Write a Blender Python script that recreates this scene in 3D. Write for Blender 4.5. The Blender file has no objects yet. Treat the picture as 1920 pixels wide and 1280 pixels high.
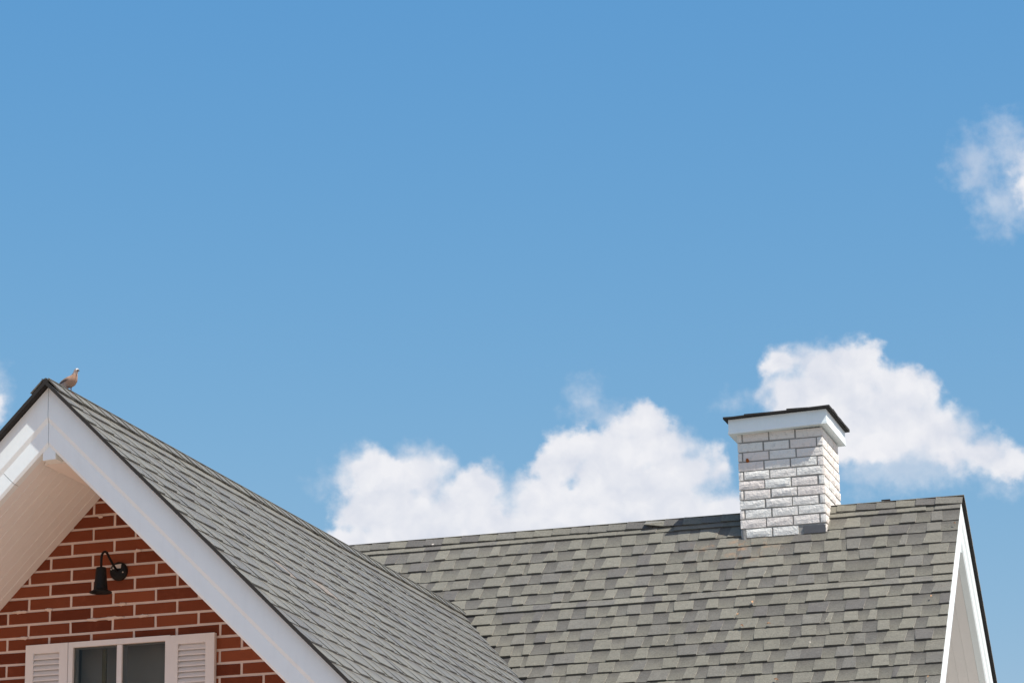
import bpy, bmesh, math, random
from mathutils import Vector, Matrix, noise

R = math.radians
rnd = random.Random(7)
scene = bpy.context.scene

# ------------------------------------------------------------------ camera
F_PX, PITCH, YAW, ROLL = 5420.0, R(15.9), R(16.75), R(-1.05)
CAM = Vector((0, 0, 1.6))
FW = Vector((-math.sin(YAW) * math.cos(PITCH), math.cos(YAW) * math.cos(PITCH), math.sin(PITCH)))
_r = FW.cross(Vector((0, 0, 1))).normalized()
_u = _r.cross(FW)
RT = _r * math.cos(ROLL) + _u * math.sin(ROLL)
UP = _u * math.cos(ROLL) - _r * math.sin(ROLL)
cam_data = bpy.data.cameras.new('camera')
cam = bpy.data.objects.new('camera', cam_data)
scene.collection.objects.link(cam)
cam.matrix_world = Matrix.Translation(CAM) @ Matrix((RT, UP, -FW)).transposed().to_4x4()
cam_data.sensor_fit = 'HORIZONTAL'
cam_data.sensor_width = 36.0
cam_data.lens = F_PX / 1920 * 36.0
cam_data.clip_start = 0.1
cam_data.clip_end = 3000
scene.camera = cam

# ------------------------------------------------------------------ sun, sky, exposure
SUN = Vector((0.64, -0.235, 1.0)).normalized()
sl = bpy.data.lights.new('sun', 'SUN')
sl.energy = 4.9
sl.angle = R(0.53)
sl.color = (1.0, 0.945, 0.86)
sun = bpy.data.objects.new('sun', sl)
scene.collection.objects.link(sun)
sun.rotation_euler = SUN.to_track_quat('Z', 'Y').to_euler()
sun.location = (10, 0, 30)

vs = scene.view_settings
vs.view_transform = 'Standard'
vs.look = 'None'
vs.exposure = 0.45
vs.gamma = 1.0
vs.use_curve_mapping = False
scene.cycles.use_denoising = True
scene.cycles.max_bounces = 8
scene.cycles.diffuse_bounces = 5

SKY_STRENGTH = 0.10
world = bpy.data.worlds.new('World')
scene.world = world
world.use_nodes = True
world.cycles.sampling_method = 'MANUAL'
world.cycles.sample_map_resolution = 256
wn = world.node_tree
wn.nodes.clear()


def nd(tree, typ, **kw):
    n = tree.nodes.new(typ)
    for k, v in kw.items():
        setattr(n, k, v)
    return n


def mth(tree, op, a, b=None, c=None):
    n = tree.nodes.new('ShaderNodeMath')
    n.operation = op
    for i, v in enumerate((a, b, c)):
        if v is None:
            continue
        if hasattr(v, 'is_linked'):
            tree.links.new(v, n.inputs[i])
        else:
            n.inputs[i].default_value = v
    return n.outputs[0]


def vmth(tree, op, a, b=None, scale=None):
    n = tree.nodes.new('ShaderNodeVectorMath')
    n.operation = op
    for i, v in enumerate((a, b)):
        if v is None:
            continue
        if hasattr(v, 'is_linked'):
            tree.links.new(v, n.inputs[i])
        else:
            n.inputs[i].default_value = v
    if scale is not None:
        n.inputs['Scale'].default_value = scale
    return n.outputs['Value'] if op in ('LENGTH', 'DOT_PRODUCT') else n.outputs['Vector']


def mixc(tree, fac, a, b, blend='MIX'):
    n = tree.nodes.new('ShaderNodeMix')
    n.data_type = 'RGBA'
    n.blend_type = blend
    for s, v in ((n.inputs[0], fac), (n.inputs[6], a), (n.inputs[7], b)):
        if hasattr(v, 'is_linked'):
            tree.links.new(v, s)
        elif isinstance(v, (int, float)):
            s.default_value = v
        else:
            s.default_value = (*v, 1.0)
    return n.outputs[2]


def ramp(tree, fac, lo, hi, smooth=True):
    n = tree.nodes.new('ShaderNodeMapRange')
    n.interpolation_type = 'SMOOTHSTEP' if smooth else 'LINEAR'
    n.inputs['From Min'].default_value = lo
    n.inputs['From Max'].default_value = hi
    tree.links.new(fac, n.inputs['Value'])
    return n.outputs['Result']


def noise_tex(tree, vec, scale, detail=2.0, rough=0.5, color=False):
    n = tree.nodes.new('ShaderNodeTexNoise')
    n.inputs['Scale'].default_value = scale
    n.inputs['Detail'].default_value = detail
    n.inputs['Roughness'].default_value = rough
    if vec is not None:
        tree.links.new(vec, n.inputs['Vector'])
    return n.outputs['Color'] if color else n.outputs['Fac']


# fair-weather cumulus: azimuth, elevation, half width, half height (degrees), thickness
CLOUDS = [(-19.78, 13.4, 0.6, 0.48, 1), (-20.35, 13.16, 0.50, 0.26, 0.50), (-18.64, 13.29, 0.82, 0.63, 1),
 (-19.24, 12.55, 1.2, 0.85, 1), (-17.67, 12.85, 0.93, 0.58, 0.9), (-18.12, 12.12, 1.96, 0.95, 1),
 (-17.4, 13.11, 0.38, 0.37, 0.6), (-16.38, 12.62, 0.87, 0.63, 1), (-15.49, 13.66, 0.65, 0.53, 0.85),
 (-15.93, 13.35, 0.49, 0.37, 0.6), (-14.18, 13.94, 0.65, 0.69, 1), (-14.74, 13.32, 0.98, 0.85, 1),
 (-13.64, 13.61, 0.76, 0.63, 1), (-13.12, 13.17, 0.65, 0.63, 1), (-14.22, 12.46, 1.85, 1.06, 1),
 (-15.74, 12.29, 1.63, 0.85, 1), (-12.68, 13.26, 0.31, 0.48, 0.6), (-12.45, 12.36, 0.6, 0.48, 0.9),
 (-12.09, 11.82, 0.65, 0.53, 1), (-15.24, 14.66, 0.40, 0.42, 0.22), (-14.82, 14.38, 0.45, 0.34, 0.30),
 (-19.73, 12.03, 0.76, 0.42, 0.8), (-11.19, 15.2, 0.49, 0.42, 0.9), (-10.49, 15.17, 0.71, 0.53, 1),
 (-9.73, 15.14, 0.6, 0.58, 1), (-10.24, 14.64, 1.42, 0.74, 1), (-8.85, 14.46, 0.87, 0.69, 1),
 (-9.41, 14.07, 1.63, 0.74, 1), (-8.14, 13.8, 0.87, 0.58, 1), (-7.40, 13.38, 0.80, 0.42, 0.65),
 (-6.75, 13.12, 0.62, 0.34, 0.62), (-8.81, 13.35, 1.75, 0.72, 0.5), (-9.86, 13.78, 1.09, 0.53, 0.8),
 (-11.17, 14.52, 0.54, 0.53, 0.7), (-7.04, 12.8, 0.54, 0.26, 0.5), (-12.15, 14.62, 0.30, 0.18, 0.16),
 (-9.48, 12.87, 0.44, 0.21, 0.25), (-6.38, 19.33, 0.58, 0.58, 0.30), (-7.05, 18.96, 0.56, 0.70, 0.26),
 (-6.00, 18.50, 0.70, 0.80, 0.50), (-6.58, 18.1, 0.58, 0.58, 0.32), (-5.20, 18.70, 1.05, 1.20, 0.75),
 (-27.32, 14.84, 0.38, 0.63, 0.5), (-27.79, 14.57, 0.65, 0.74, 0.8),
 (-28.7, 14.2, 1.2, 0.6, 1), (-29.8, 14.0, 0.9, 0.5, 0.8), (-4.2, 18.5, 1.1, 0.7, 0.9), (-3.2, 18.3, 0.8, 0.5, 0.7), (-5.9, 12.9, 0.8, 0.4, 0.5)]

tc = nd(wn, 'ShaderNodeTexCoord')
sep = nd(wn, 'ShaderNodeSeparateXYZ')
wn.links.new(tc.outputs['Generated'], sep.inputs[0])
az_ = mth(wn, 'MULTIPLY', mth(wn, 'ARCTAN2', sep.outputs[0], sep.outputs[1]), 180 / math.pi)
el_ = mth(wn, 'MULTIPLY', mth(wn, 'ARCSINE', sep.outputs[2]), 180 / math.pi)
cmb = nd(wn, 'ShaderNodeCombineXYZ')
wn.links.new(az_, cmb.inputs[0])
wn.links.new(el_, cmb.inputs[1])
p0 = cmb.outputs[0]
w1 = vmth(wn, 'SCALE', vmth(wn, 'SUBTRACT', noise_tex(wn, p0, 2.2, 3, 0.55, True), (0.5, 0.5, 0.5)), scale=0.42)
pw = vmth(wn, 'MULTIPLY', vmth(wn, 'ADD', p0, w1), (1, 1, 0))


def cloud_field(blobs):
    """distance inside the outline of the cloud, in degrees"""
    acc = None
    for az, el, a, b, amp in blobs:
        q = vmth(wn, 'MULTIPLY', vmth(wn, 'SUBTRACT', pw, (az, el, 0)), (1 / a, 1 / b, 0))
        r_ = (a * b) ** 0.5 * 0.85
        f = mth(wn, 'MULTIPLY_ADD', vmth(wn, 'LENGTH', q), -r_, r_)
        acc = f if acc is None else mth(wn, 'SMOOTH_MAX', acc, f, 0.16)
    return acc


n_a = noise_tex(wn, p0, 2.6, 5, 0.54)
n_s = noise_tex(wn, pw, 1.25, 4, 0.5)
n_b = noise_tex(wn, vmth(wn, 'ADD', pw, (0.12, 0.30, 0)), 1.25, 4, 0.5)
n_c = noise_tex(wn, p0, 0.9, 2, 0.5)
thick = mth(wn, 'MULTIPLY_ADD', n_a, 0.52, mth(wn, 'ADD', cloud_field([c for c in CLOUDS if c[4] >= 0.6]), -0.26))
thin = mth(wn, 'MULTIPLY_ADD', n_a, 1.0, mth(wn, 'ADD', cloud_field([c for c in CLOUDS if c[4] < 0.6]), -0.50))
soft = mth(wn, 'MULTIPLY_ADD', ramp(wn, n_c, 0.40, 0.66), 0.34, 0.27)
a_lin = mth(wn, 'MINIMUM', mth(wn, 'MAXIMUM', mth(wn, 'DIVIDE', mth(wn, 'ADD', thick, 0.13), soft), 0.0), 1.0)
a_thick = mth(wn, 'MULTIPLY', mth(wn, 'MULTIPLY', a_lin, a_lin), mth(wn, 'MULTIPLY_ADD', a_lin, -2.0, 3.0))
a_thin = mth(wn, 'MULTIPLY', ramp(wn, thin, -0.22, 0.62), 0.48)
alpha = mth(wn, 'SUBTRACT', 1.0, mth(wn, 'MULTIPLY', mth(wn, 'SUBTRACT', 1.0, mth(wn, 'MULTIPLY', a_thick, 0.97)), mth(wn, 'SUBTRACT', 1.0, a_thin)))
relief = mth(wn, 'MULTIPLY_ADD', mth(wn, 'SUBTRACT', n_s, n_b), 2.0, 0.62)
lit = mth(wn, 'ADD', relief, mth(wn, 'MULTIPLY_ADD', n_c, -1.3, 0.65))
lit = mth(wn, 'MAXIMUM', mth(wn, 'MINIMUM', lit, 1.0), 0.0)
sky = nd(wn, 'ShaderNodeTexSky', sky_type='NISHITA', sun_disc=False)
sky.sun_elevation = math.asin(SUN.z)
sky.sun_rotation = math.atan2(SUN.x, SUN.y)
sky.altitude = 50
sky.air_density = 1.0
sky.dust_density = 1.0
sky.ozone_density = 1.5
CW = 6.0
cloudcol = mixc(wn, lit, (0.84 * CW, 0.88 * CW, 0.99 * CW), (1.08 * CW, 1.08 * CW, 1.12 * CW))
# the camera's white balance and tone response of the blue
ssep = nd(wn, 'ShaderNodeSeparateColor')
wn.links.new(sky.outputs[0], ssep.inputs[0])
scmb = nd(wn, 'ShaderNodeCombineColor')
for i_, (k_, p_) in enumerate(((0.554, 1.417), (1.408, 0.695), (3.437, 0.227))):
    wn.links.new(mth(wn, 'MULTIPLY', mth(wn, 'POWER', ssep.outputs[i_], p_), k_), scmb.inputs[i_])
skyblue = scmb.outputs[0]
# cumulus added only outside the view, to whiten the sky's fill light
dirv = tc.outputs['Generated']
far_f = noise_tex(wn, dirv, 5.0, 4, 0.55)
away = ramp(wn, vmth(wn, 'DOT_PRODUCT', dirv, tuple(FW)), math.cos(R(17)), math.cos(R(24)))
above = ramp(wn, sep.outputs[2], 0.02, 0.12)
alpha2 = mth(wn, 'MULTIPLY', ramp(wn, far_f, 0.56, 0.68), mth(wn, 'MULTIPLY', away, above))
alpha = mth(wn, 'MAXIMUM', alpha, alpha2)
skymix = mixc(wn, alpha, skyblue, cloudcol)
bg = nd(wn, 'ShaderNodeBackground')
bg.inputs['Strength'].default_value = SKY_STRENGTH
wn.links.new(skymix, bg.inputs['Color'])
wo = nd(wn, 'ShaderNodeOutputWorld')
wn.links.new(bg.outputs[0], wo.inputs['Surface'])


# ------------------------------------------------------------------ helpers
def px(p):
    """where a point stands in the photograph (used to find which pieces are in view)"""
    q = Vector(p) - CAM
    z = q.dot(FW)
    return 960 + F_PX * q.dot(RT) / z, 640 - F_PX * q.dot(UP) / z


def mk(name, verts, faces, mat, parent=None, cols=None, smooth=False, recalc=True):
    me = bpy.data.meshes.new(name)
    me.from_pydata([tuple(v) for v in verts], [], faces)
    if recalc:
        bm = bmesh.new()
        bm.from_mesh(me)
        bmesh.ops.recalc_face_normals(bm, faces=bm.faces)
        bm.to_mesh(me)
        bm.free()
    if cols is not None:
        at = me.color_attributes.new('tone', 'FLOAT_COLOR', 'POINT')
        flat = []
        for c in cols:
            flat += [c[0], c[1], c[2], 1.0]
        at.data.foreach_set('color', flat)
    for m in (mat if isinstance(mat, (list, tuple)) else [mat]):
        me.materials.append(m)
    if smooth:
        for p in me.polygons:
            p.use_smooth = True
    ob = bpy.data.objects.new(name, me)
    scene.collection.objects.link(ob)
    if parent is not None:
        ob.parent = parent
        if parent.type == 'EMPTY':
            ob.matrix_parent_inverse = Matrix.Translation(-parent.location)
    return ob


class Acc:
    """collects pieces of one part into one mesh"""
    def __init__(self):
        self.v, self.f, self.c = [], [], []

    def add(self, v, f, c=None):
        o = len(self.v)
        self.v += list(v)
        self.f += [tuple(i + o for i in q) for q in f]
        if c is not None:
            self.c += list(c)

    def build(self, name, mat, parent, **k):
        return mk(name, self.v, self.f, mat, parent, self.c or None, **k)


BOXF = [(0, 1, 2, 3), (7, 6, 5, 4), (0, 4, 5, 1), (1, 5, 6, 2), (2, 6, 7, 3), (3, 7, 4, 0)]


def box(x0, x1, y0, y1, z0, z1):
    return [(x0, y0, z0), (x1, y0, z0), (x1, y1, z0), (x0, y1, z0),
            (x0, y0, z1), (x1, y0, z1), (x1, y1, z1), (x0, y1, z1)], list(BOXF)


def bevel_box(x0, x1, y0, y1, z0, z1, b=0.002, jit=0.0, rg=rnd):
    """box whose front (-Y) face has bevelled, slightly uneven edges"""
    j = lambda: rg.uniform(-jit, jit)
    o = [(x0 + j(), z0 + j()), (x1 + j(), z0 + j()), (x1 + j(), z1 + j()), (x0 + j(), z1 + j())]
    cx, cz = (x0 + x1) / 2, (z0 + z1) / 2
    v = [(a, y1, c) for a, c in o] + [(a, y0 + b, c) for a, c in o]
    v += [(a - math.copysign(b, a - cx), y0, c - math.copysign(b, c - cz)) for a, c in o]
    f = [(3, 2, 1, 0), (8, 9, 10, 11)]
    for i in range(4):
        k = (i + 1) % 4
        f += [(i, k, 4 + k, 4 + i), (4 + i, 4 + k, 8 + k, 8 + i)]
    return v, f


def prism(sec, ext):
    """sec: list of start points, ext: list of end points (same length)"""
    n = len(sec)
    v = list(sec) + list(ext)
    f = [tuple(range(n))[::-1], tuple(range(n, 2 * n))]
    for i in range(n):
        k = (i + 1) % n
        f.append((i, k, n + k, n + i))
    return v, f


def thing(name, label, cat, loc=(0, 0, 0), group=None):
    o = bpy.data.objects.new(name, None)
    scene.collection.objects.link(o)
    o.location = loc
    o.empty_display_size = 0.2
    o['label'] = label
    o['category'] = cat
    if group:
        o['group'] = group
    return o


# ------------------------------------------------------------------ materials
def new_mat(name, rough=0.8, spec=0.3):
    m = bpy.data.materials.new(name)
    m.use_nodes = True
    t = m.node_tree
    b = t.nodes['Principled BSDF']
    b.inputs['Roughness'].default_value = rough
    b.inputs['Specular IOR Level'].default_value = spec
    return m, t, b


def pos(t):
    return t.nodes.new('ShaderNodeNewGeometry').outputs['Position']


def bump(t, b, h, strength, dist):
    n = t.nodes.new('ShaderNodeBump')
    n.inputs['Strength'].default_value = strength
    n.inputs['Distance'].default_value = dist
    t.links.new(h, n.inputs['Height'])
    t.links.new(n.outputs[0], b.inputs['Normal'])


def plain(name, col, rough=0.8, var=0.12, scale=6.0, spec=0.3, bumpd=0.0, bscale=60):
    m, t, b = new_mat(name, rough, spec)
    p = pos(t)
    n = noise_tex(t, p, scale, 5, 0.6)
    k = mth(t, 'MULTIPLY_ADD', n, 2 * var, 1 - var)
    c = vmth(t, 'MULTIPLY', vmth(t, 'MULTIPLY', (1, 1, 1), col), None)
    mul = t.nodes.new('ShaderNodeVectorMath')
    mul.operation = 'SCALE'
    mul.inputs[0].default_value = col
    t.links.new(k, mul.inputs['Scale'])
    t.links.new(mul.outputs[0], b.inputs['Base Color'])
    if bumpd:
        bump(t, b, noise_tex(t, p, bscale, 5, 0.6), 0.6, bumpd)
    return m


def make_shingle(name='asphalt shingle granules'):
    m, t, b = new_mat(name, 0.95, 0.12)
    b.inputs['Sheen Weight'].default_value = 1.0
    b.inputs['Sheen Roughness'].default_value = 0.36
    b.inputs['Sheen Tint'].default_value = (1.0, 0.95, 0.85, 1.0)
    p = pos(t)
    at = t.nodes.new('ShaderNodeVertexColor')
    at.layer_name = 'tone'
    g1 = noise_tex(t, p, 85, 5, 0.85)
    g2 = noise_tex(t, p, 28, 4, 0.6)
    g3 = noise_tex(t, p, 2.2, 4, 0.6)
    k = mth(t, 'ADD', mth(t, 'MULTIPLY_ADD', g1, 2.2, -0.10), mth(t, 'MULTIPLY_ADD', g2, 0.5, -0.25))
    k = mth(t, 'ADD', k, mth(t, 'MULTIPLY_ADD', g3, 0.40, -0.20))
    # rain streaks running down the slopes
    strk = noise_tex(t, vmth(t, 'MULTIPLY', p, (9.0, 9.0, 0.9)), 1.6, 4, 0.6)
    k = mth(t, 'ADD', k, mth(t, 'MULTIPLY_ADD', strk, 0.18, -0.09))
    sc = t.nodes.new('ShaderNodeVectorMath')
    sc.operation = 'SCALE'
    t.links.new(at.outputs['Color'], sc.inputs[0])
    t.links.new(k, sc.inputs['Scale'])
    col = sc.outputs[0]
    # rusty run-off stain on the shingles below the chimney
    d = vmth(t, 'MULTIPLY', vmth(t, 'SUBTRACT', p, (-4.82, 22.12, 6.30)), (2.1, 3.2, 3.2))
    near = ramp(t, vmth(t, 'LENGTH', d), 1.1, 0.15)
    st = ramp(t, noise_tex(t, p, 9, 6, 0.7), 0.50, 0.68)
    col = mixc(t, mth(t, 'MULTIPLY', mth(t, 'MULTIPLY', near, st), 0.75), col, (0.26, 0.155, 0.085))
    # scattered brownish weathering
    br = ramp(t, noise_tex(t, p, 5.5, 6, 0.7), 0.66, 0.78)
    col = mixc(t, mth(t, 'MULTIPLY', br, 0.30), col, (0.22, 0.16, 0.11))
    # small pale lichen and dropping spots
    vo = t.nodes.new('ShaderNodeTexVoronoi')
    vo.inputs['Scale'].default_value = 4.2
    t.links.new(vmth(t, 'ADD', p, vmth(t, 'SCALE', noise_tex(t, p, 60, 2, 0.5, True), scale=0.012)), vo.inputs['Vector'])
    spot = ramp(t, vo.outputs['Distance'], 0.060, 0.035)
    sx = nd(t, 'ShaderNodeSeparateXYZ')
    t.links.new(vo.outputs['Color'], sx.inputs[0])
    spot = mth(t, 'MULTIPLY', spot, mth(t, 'GREATER_THAN', sx.outputs[0], 0.68))
    col = mixc(t, mth(t, 'MULTIPLY', spot, 0.8), col, (0.62, 0.58, 0.52))
    t.links.new(col, b.inputs['Base Color'])
    bump(t, b, g1, 0.6, 0.004)
    return m


M_SHINGLE = make_shingle()
M_EDGE = plain('bitumen edge', (0.028, 0.027, 0.026), 0.9, 0.25, 40)


def make_paint(name, col, dirt=0.25):
    m, t, b = new_mat(name, 0.45, 0.35)
    p = pos(t)
    n = noise_tex(t, p, 3.0, 6, 0.65)
    s = t.nodes.new('ShaderNodeVectorMath')
    s.operation = 'MULTIPLY'
    t.links.new(p, s.inputs[0])
    s.inputs[1].default_value = (14, 14, 3)
    n2 = noise_tex(t, s.outputs[0], 1.5, 5, 0.7)
    f = mth(t, 'MULTIPLY', ramp(t, mth(t, 'MULTIPLY', mth(t, 'ADD', n, n2), 0.5), 0.45, 0.75), dirt)
    t.links.new(mixc(t, f, col, tuple(c * 0.72 for c in col)), b.inputs['Base Color'])
    bump(t, b, noise_tex(t, p, 35, 4, 0.6), 0.25, 0.002)
    return m


M_WHITE = make_paint('white trim paint', (0.80, 0.88, 0.89))
M_SOFFIT = make_paint('white soffit paint', (0.80, 0.80, 0.78), 0.2)
M_WINDOW = make_paint('painted window wood', (0.75, 0.73, 0.71), 0.3)
M_MORTAR = plain('gable mortar', (0.70, 0.59, 0.52), 0.95, 0.15, 12, 0.2, 0.004, 90)


def make_brick():
    m, t, b = new_mat('red brick', 0.9, 0.2)
    p = pos(t)
    oi = t.nodes.new('ShaderNodeObjectInfo')
    base = mixc(t, oi.outputs['Random'], (0.125, 0.029, 0.013), (0.262, 0.074, 0.033))
    n = noise_tex(t, p, 14, 6, 0.65)
    base = mixc(t, ramp(t, n, 0.48, 0.9), base, (0.25, 0.070, 0.034))
    spk = ramp(t, noise_tex(t, p, 70, 3, 0.6), 0.70, 0.80)
    base = mixc(t, mth(t, 'MULTIPLY', spk, 0.5), base, (0.40, 0.17, 0.10))
    t.links.new(base, b.inputs['Base Color'])
    bump(t, b, noise_tex(t, p, 120, 5, 0.65), 0.7, 0.003)
    return m


M_BRICK = make_brick()


def make_white_brick():
    m, t, b = new_mat('whitewashed chimney brick', 0.85, 0.2)
    p = pos(t)
    oi = t.nodes.new('ShaderNodeObjectInfo')
    base = mixc(t, oi.outputs['Random'], (0.77, 0.775, 0.74), (0.765, 0.71, 0.665))
    n = noise_tex(t, p, 22, 6, 0.7)
    base = mixc(t, mth(t, 'MULTIPLY', ramp(t, n, 0.50, 0.75), 0.55), base, (0.42, 0.40, 0.39))
    t.links.new(base, b.inputs['Base Color'])
    bump(t, b, noise_tex(t, p, 34, 7, 0.68), 1.0, 0.012)
    return m


M_CBRICK = make_white_brick()
M_CMORTAR = plain('chimney mortar', (0.30, 0.295, 0.28), 0.95, 0.3, 20, 0.2, 0.004, 80)
M_SLATE = plain('grey backing board', (0.095, 0.10, 0.11), 0.7, 0.2, 20)
M_BLACK = plain('black powder coat', (0.006, 0.006, 0.006), 0.55, 0.1, 20, 0.25)
M_STICKER = plain('paper sticker', (0.62, 0.57, 0.52), 0.7, 0.15, 120)
M_SCREW = plain('steel screw', (0.45, 0.43, 0.40), 0.4, 0.1, 50)
M_RUST = plain('rust', (0.30, 0.085, 0.015), 0.9, 0.4, 60)
M_DARK = plain('dark room', (0.40, 0.35, 0.30), 0.9, 0.1, 5)
M_CURTAIN = plain('ochre curtain cord', (0.20, 0.15, 0.06), 0.9, 0.15, 10)
M_LEAF = plain('dry leaf', (0.40, 0.25, 0.15), 0.8, 0.35, 40)
M_DECK = plain('roofing felt', (0.06, 0.058, 0.055), 0.9, 0.2, 8)
M_PAVE = plain('terracotta paving', (0.44, 0.275, 0.18), 0.9, 0.2, 1.2)
M_GROUND = plain('pale gravel ground', (0.25, 0.24, 0.22), 0.95, 0.2, 0.6)
M_SIDE = plain('side wall render', (0.55, 0.52, 0.48), 0.9, 0.1, 3)

m, t, b = new_mat('window glass')
t.nodes.remove(b)
fr = nd(t, 'ShaderNodeFresnel')
fr.inputs['IOR'].default_value = 1.38
tr = nd(t, 'ShaderNodeBsdfTransparent')
tr.inputs['Color'].default_value = (0.82, 0.84, 0.83, 1)
gl = nd(t, 'ShaderNodeBsdfGlossy')
gl.inputs['Roughness'].default_value = 0.06
gl.inputs['Color'].default_value = (0.68, 0.58, 0.52, 1)      # warm tint coloured into the reflection, cancels the sky's blue
ms = nd(t, 'ShaderNodeMixShader')
t.links.new(fr.outputs[0], ms.inputs[0])
t.links.new(tr.outputs[0], ms.inputs[1])
t.links.new(gl.outputs[0], ms.inputs[2])
t.links.new(ms.outputs[0], t.nodes['Material Output'].inputs['Surface'])
M_GLASS = m

# ------------------------------------------------------------------ setting
g = mk('ground', [(-300, -300, -0.004), (300, -300, -0.004), (300, 300, -0.004), (-300, 300, -0.004)], [(0, 1, 2, 3)], M_GROUND)
g['kind'] = 'structure'
g = mk('courtyard', [(-16, -6, 0.004), (-3.6, -6, 0.004), (-3.6, 18.5, 0.004), (-16, 18.5, 0.004)], [(0, 1, 2, 3)], M_PAVE)
g['kind'] = 'structure'

# ------------------------------------------------------------------ the house
XW, ZW, YWF, YVAL = -7.007, 5.887, 14.20, 21.70       # wing ridge x and height, front edge, where it meets the main roof
YR, ZR, XE = 22.438, 6.640, -3.06                     # main ridge y and height, right end
XL = -11.2                                            # left end of the main roof
WALL_Y = 15.17
S2 = math.sqrt(0.5)
house = thing('house', 'house with red brick gable, grey shingle roofs and white brick chimney', 'house', (XW, 18.5, 0))


class Slope:
    def __init__(self, o, a, d, n):
        self.o, self.a, self.d, self.n = Vector(o), Vector(a), Vector(d), Vector(n)

    def p(self, a, s, h):
        return self.o + self.a * a + self.d * s + self.n * h


LIFT = 0.012
main_front = Slope((0, YR, ZR - LIFT * 1.4), (1, 0, 0), (0, -S2, -S2), (0, -S2, S2))
main_rear = Slope((0, YR, ZR - LIFT * 1.4), (1, 0, 0), (0, S2, -S2), (0, S2, S2))
wing_right = Slope((XW, 0, ZW - LIFT * 1.4), (0, 1, 0), (S2, 0, -S2), (S2, 0, S2))
wing_left = Slope((XW, 0, ZW - LIFT * 1.4), (0, 1, 0), (-S2, 0, -S2), (-S2, 0, S2))

LIGHT = [(0.139, 0.1364, 0.1128), (0.1304, 0.1277, 0.1067), (0.1467, 0.1433, 0.1189)]
MID = [(0.1179, 0.1158, 0.1027), (0.1111, 0.1096, 0.0994), (0.1239, 0.1219, 0.1071)]
DARKT = [(0.0897, 0.0872, 0.0825), (0.0825, 0.0807, 0.0769)]
TAN = (0.215, 0.172, 0.135)
tan_spots = [Vector((-6.16, 15.64, 5.04)), Vector((-6.15, 16.36, 5.03))]


def courses(first, exposure, total, special=None):
    s, out = first, []
    prev = 0.0
    i = 0
    while s < total:
        out.append((prev, s))
        prev = s
        i += 1
        s += special.get(i, exposure) if special else exposure * rnd.uniform(0.985, 1.015)
    return out


def shingle_pieces(sl, a0, a1, crs, seed, hide=None, thick=1.0):
    rg = random.Random(seed)
    out = []
    for ci, (sp, s1) in enumerate(crs):
        a = a0 + (0 if ci % 2 else 0.0)
        raised = rg.random() < 0.5
        first = True
        tb = bb = a0
        narrow = (s1 - sp) < 0.12 or ci == 0
        while a < a1 - 0.001:
            w = rg.uniform(0.085, 0.165) if raised else rg.uniform(0.07, 0.150)
            if rg.random() < 0.10:
                w *= 0.45
            e = min(a + w, a1)
            if a1 - e < 0.05:
                e = a1
            last = e >= a1 - 0.001
            sl1 = rg.uniform(-0.011, 0.011)
            te = e if last else e + sl1
            be = e if last else e - sl1
            up = raised or (narrow and rg.random() < 0.85)
            T = thick * (rg.uniform(0.0085, 0.0120) if up else rg.uniform(0.0028, 0.0045))
            if up:
                c = rg.choice(LIGHT) if rg.random() < 0.66 else (rg.choice(MID) if rg.random() < 0.75 else rg.choice(DARKT))
                k = rg.uniform(0.94, 1.06)
                cb = ct = tuple(x * k for x in c)
            else:
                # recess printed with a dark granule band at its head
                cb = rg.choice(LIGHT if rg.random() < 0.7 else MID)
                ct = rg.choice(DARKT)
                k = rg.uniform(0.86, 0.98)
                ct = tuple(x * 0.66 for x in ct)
                cb = tuple(x * k for x in cb)
            wob = 0.004 * noise.noise(Vector((a * 1.7, ci * 3.1, seed))) + rg.uniform(-0.0018, 0.0018)
            sb = s1 + wob
            st = sp - 0.025
            mid = sp + (s1 - sp) * 0.55
            hm = T * 0.50
            jb = rg.uniform(-0.001, 0.001)
            P = sl.p
            ma, me_ = (tb + bb) / 2, (te + be) / 2
            v = [P(tb, st, -0.004), P(te, st, -0.004), P(ma, mid, hm), P(me_, mid, hm),
                 P(bb, sb, T + jb), P(be, sb, T - jb), P(bb, sb, -0.004), P(be, sb, -0.004),
                 P(tb, st, -0.010), P(te, st, -0.010)]
            f = [(0, 1, 3, 2), (2, 3, 5, 4), (4, 5, 7, 6), (0, 2, 4, 6, 8), (1, 9, 7, 5, 3), (8, 6, 7, 9), (0, 8, 9, 1)]
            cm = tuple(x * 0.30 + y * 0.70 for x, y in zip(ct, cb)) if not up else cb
            ctr = (v[2] + v[3]) / 2
            for ts in tan_spots:
                if (ctr - ts).length < 0.09:
                    cb = cm = ct = TAN
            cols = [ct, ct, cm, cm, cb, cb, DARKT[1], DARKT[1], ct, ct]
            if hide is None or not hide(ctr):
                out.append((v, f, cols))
            a, tb, bb = e, te, be
            raised = not raised if rg.random() < 0.93 else raised
    return out


def lay(pieces, parent, limit):
    """the pieces that show largest become objects of their own, the rest one mesh"""
    def area(pc):
        v = pc[0]
        q = [px(v[i]) for i in (0, 1, 5, 4)]
        if not all(-30 < x < 1950 and 600 < y < 1310 for x, y in q):
            return 0.0
        return abs(sum(q[i][0] * q[(i + 1) % 4][1] - q[(i + 1) % 4][0] * q[i][1] for i in range(4))) / 2
    order = sorted(range(len(pieces)), key=lambda i: -area(pieces[i])) if limit else []
    single = set(i for i in order[:limit] if area(pieces[i]) > 0)
    rest = Acc()
    for i, (v, f, c) in enumerate(pieces):
        if i in single:
            mk('shingle', v, f, M_SHINGLE, parent, c)
        else:
            rest.add(v, f, c)
    ob = rest.build('shingle_field', M_SHINGLE, parent)
    ob['kind'] = 'stuff'
    return ob


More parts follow.
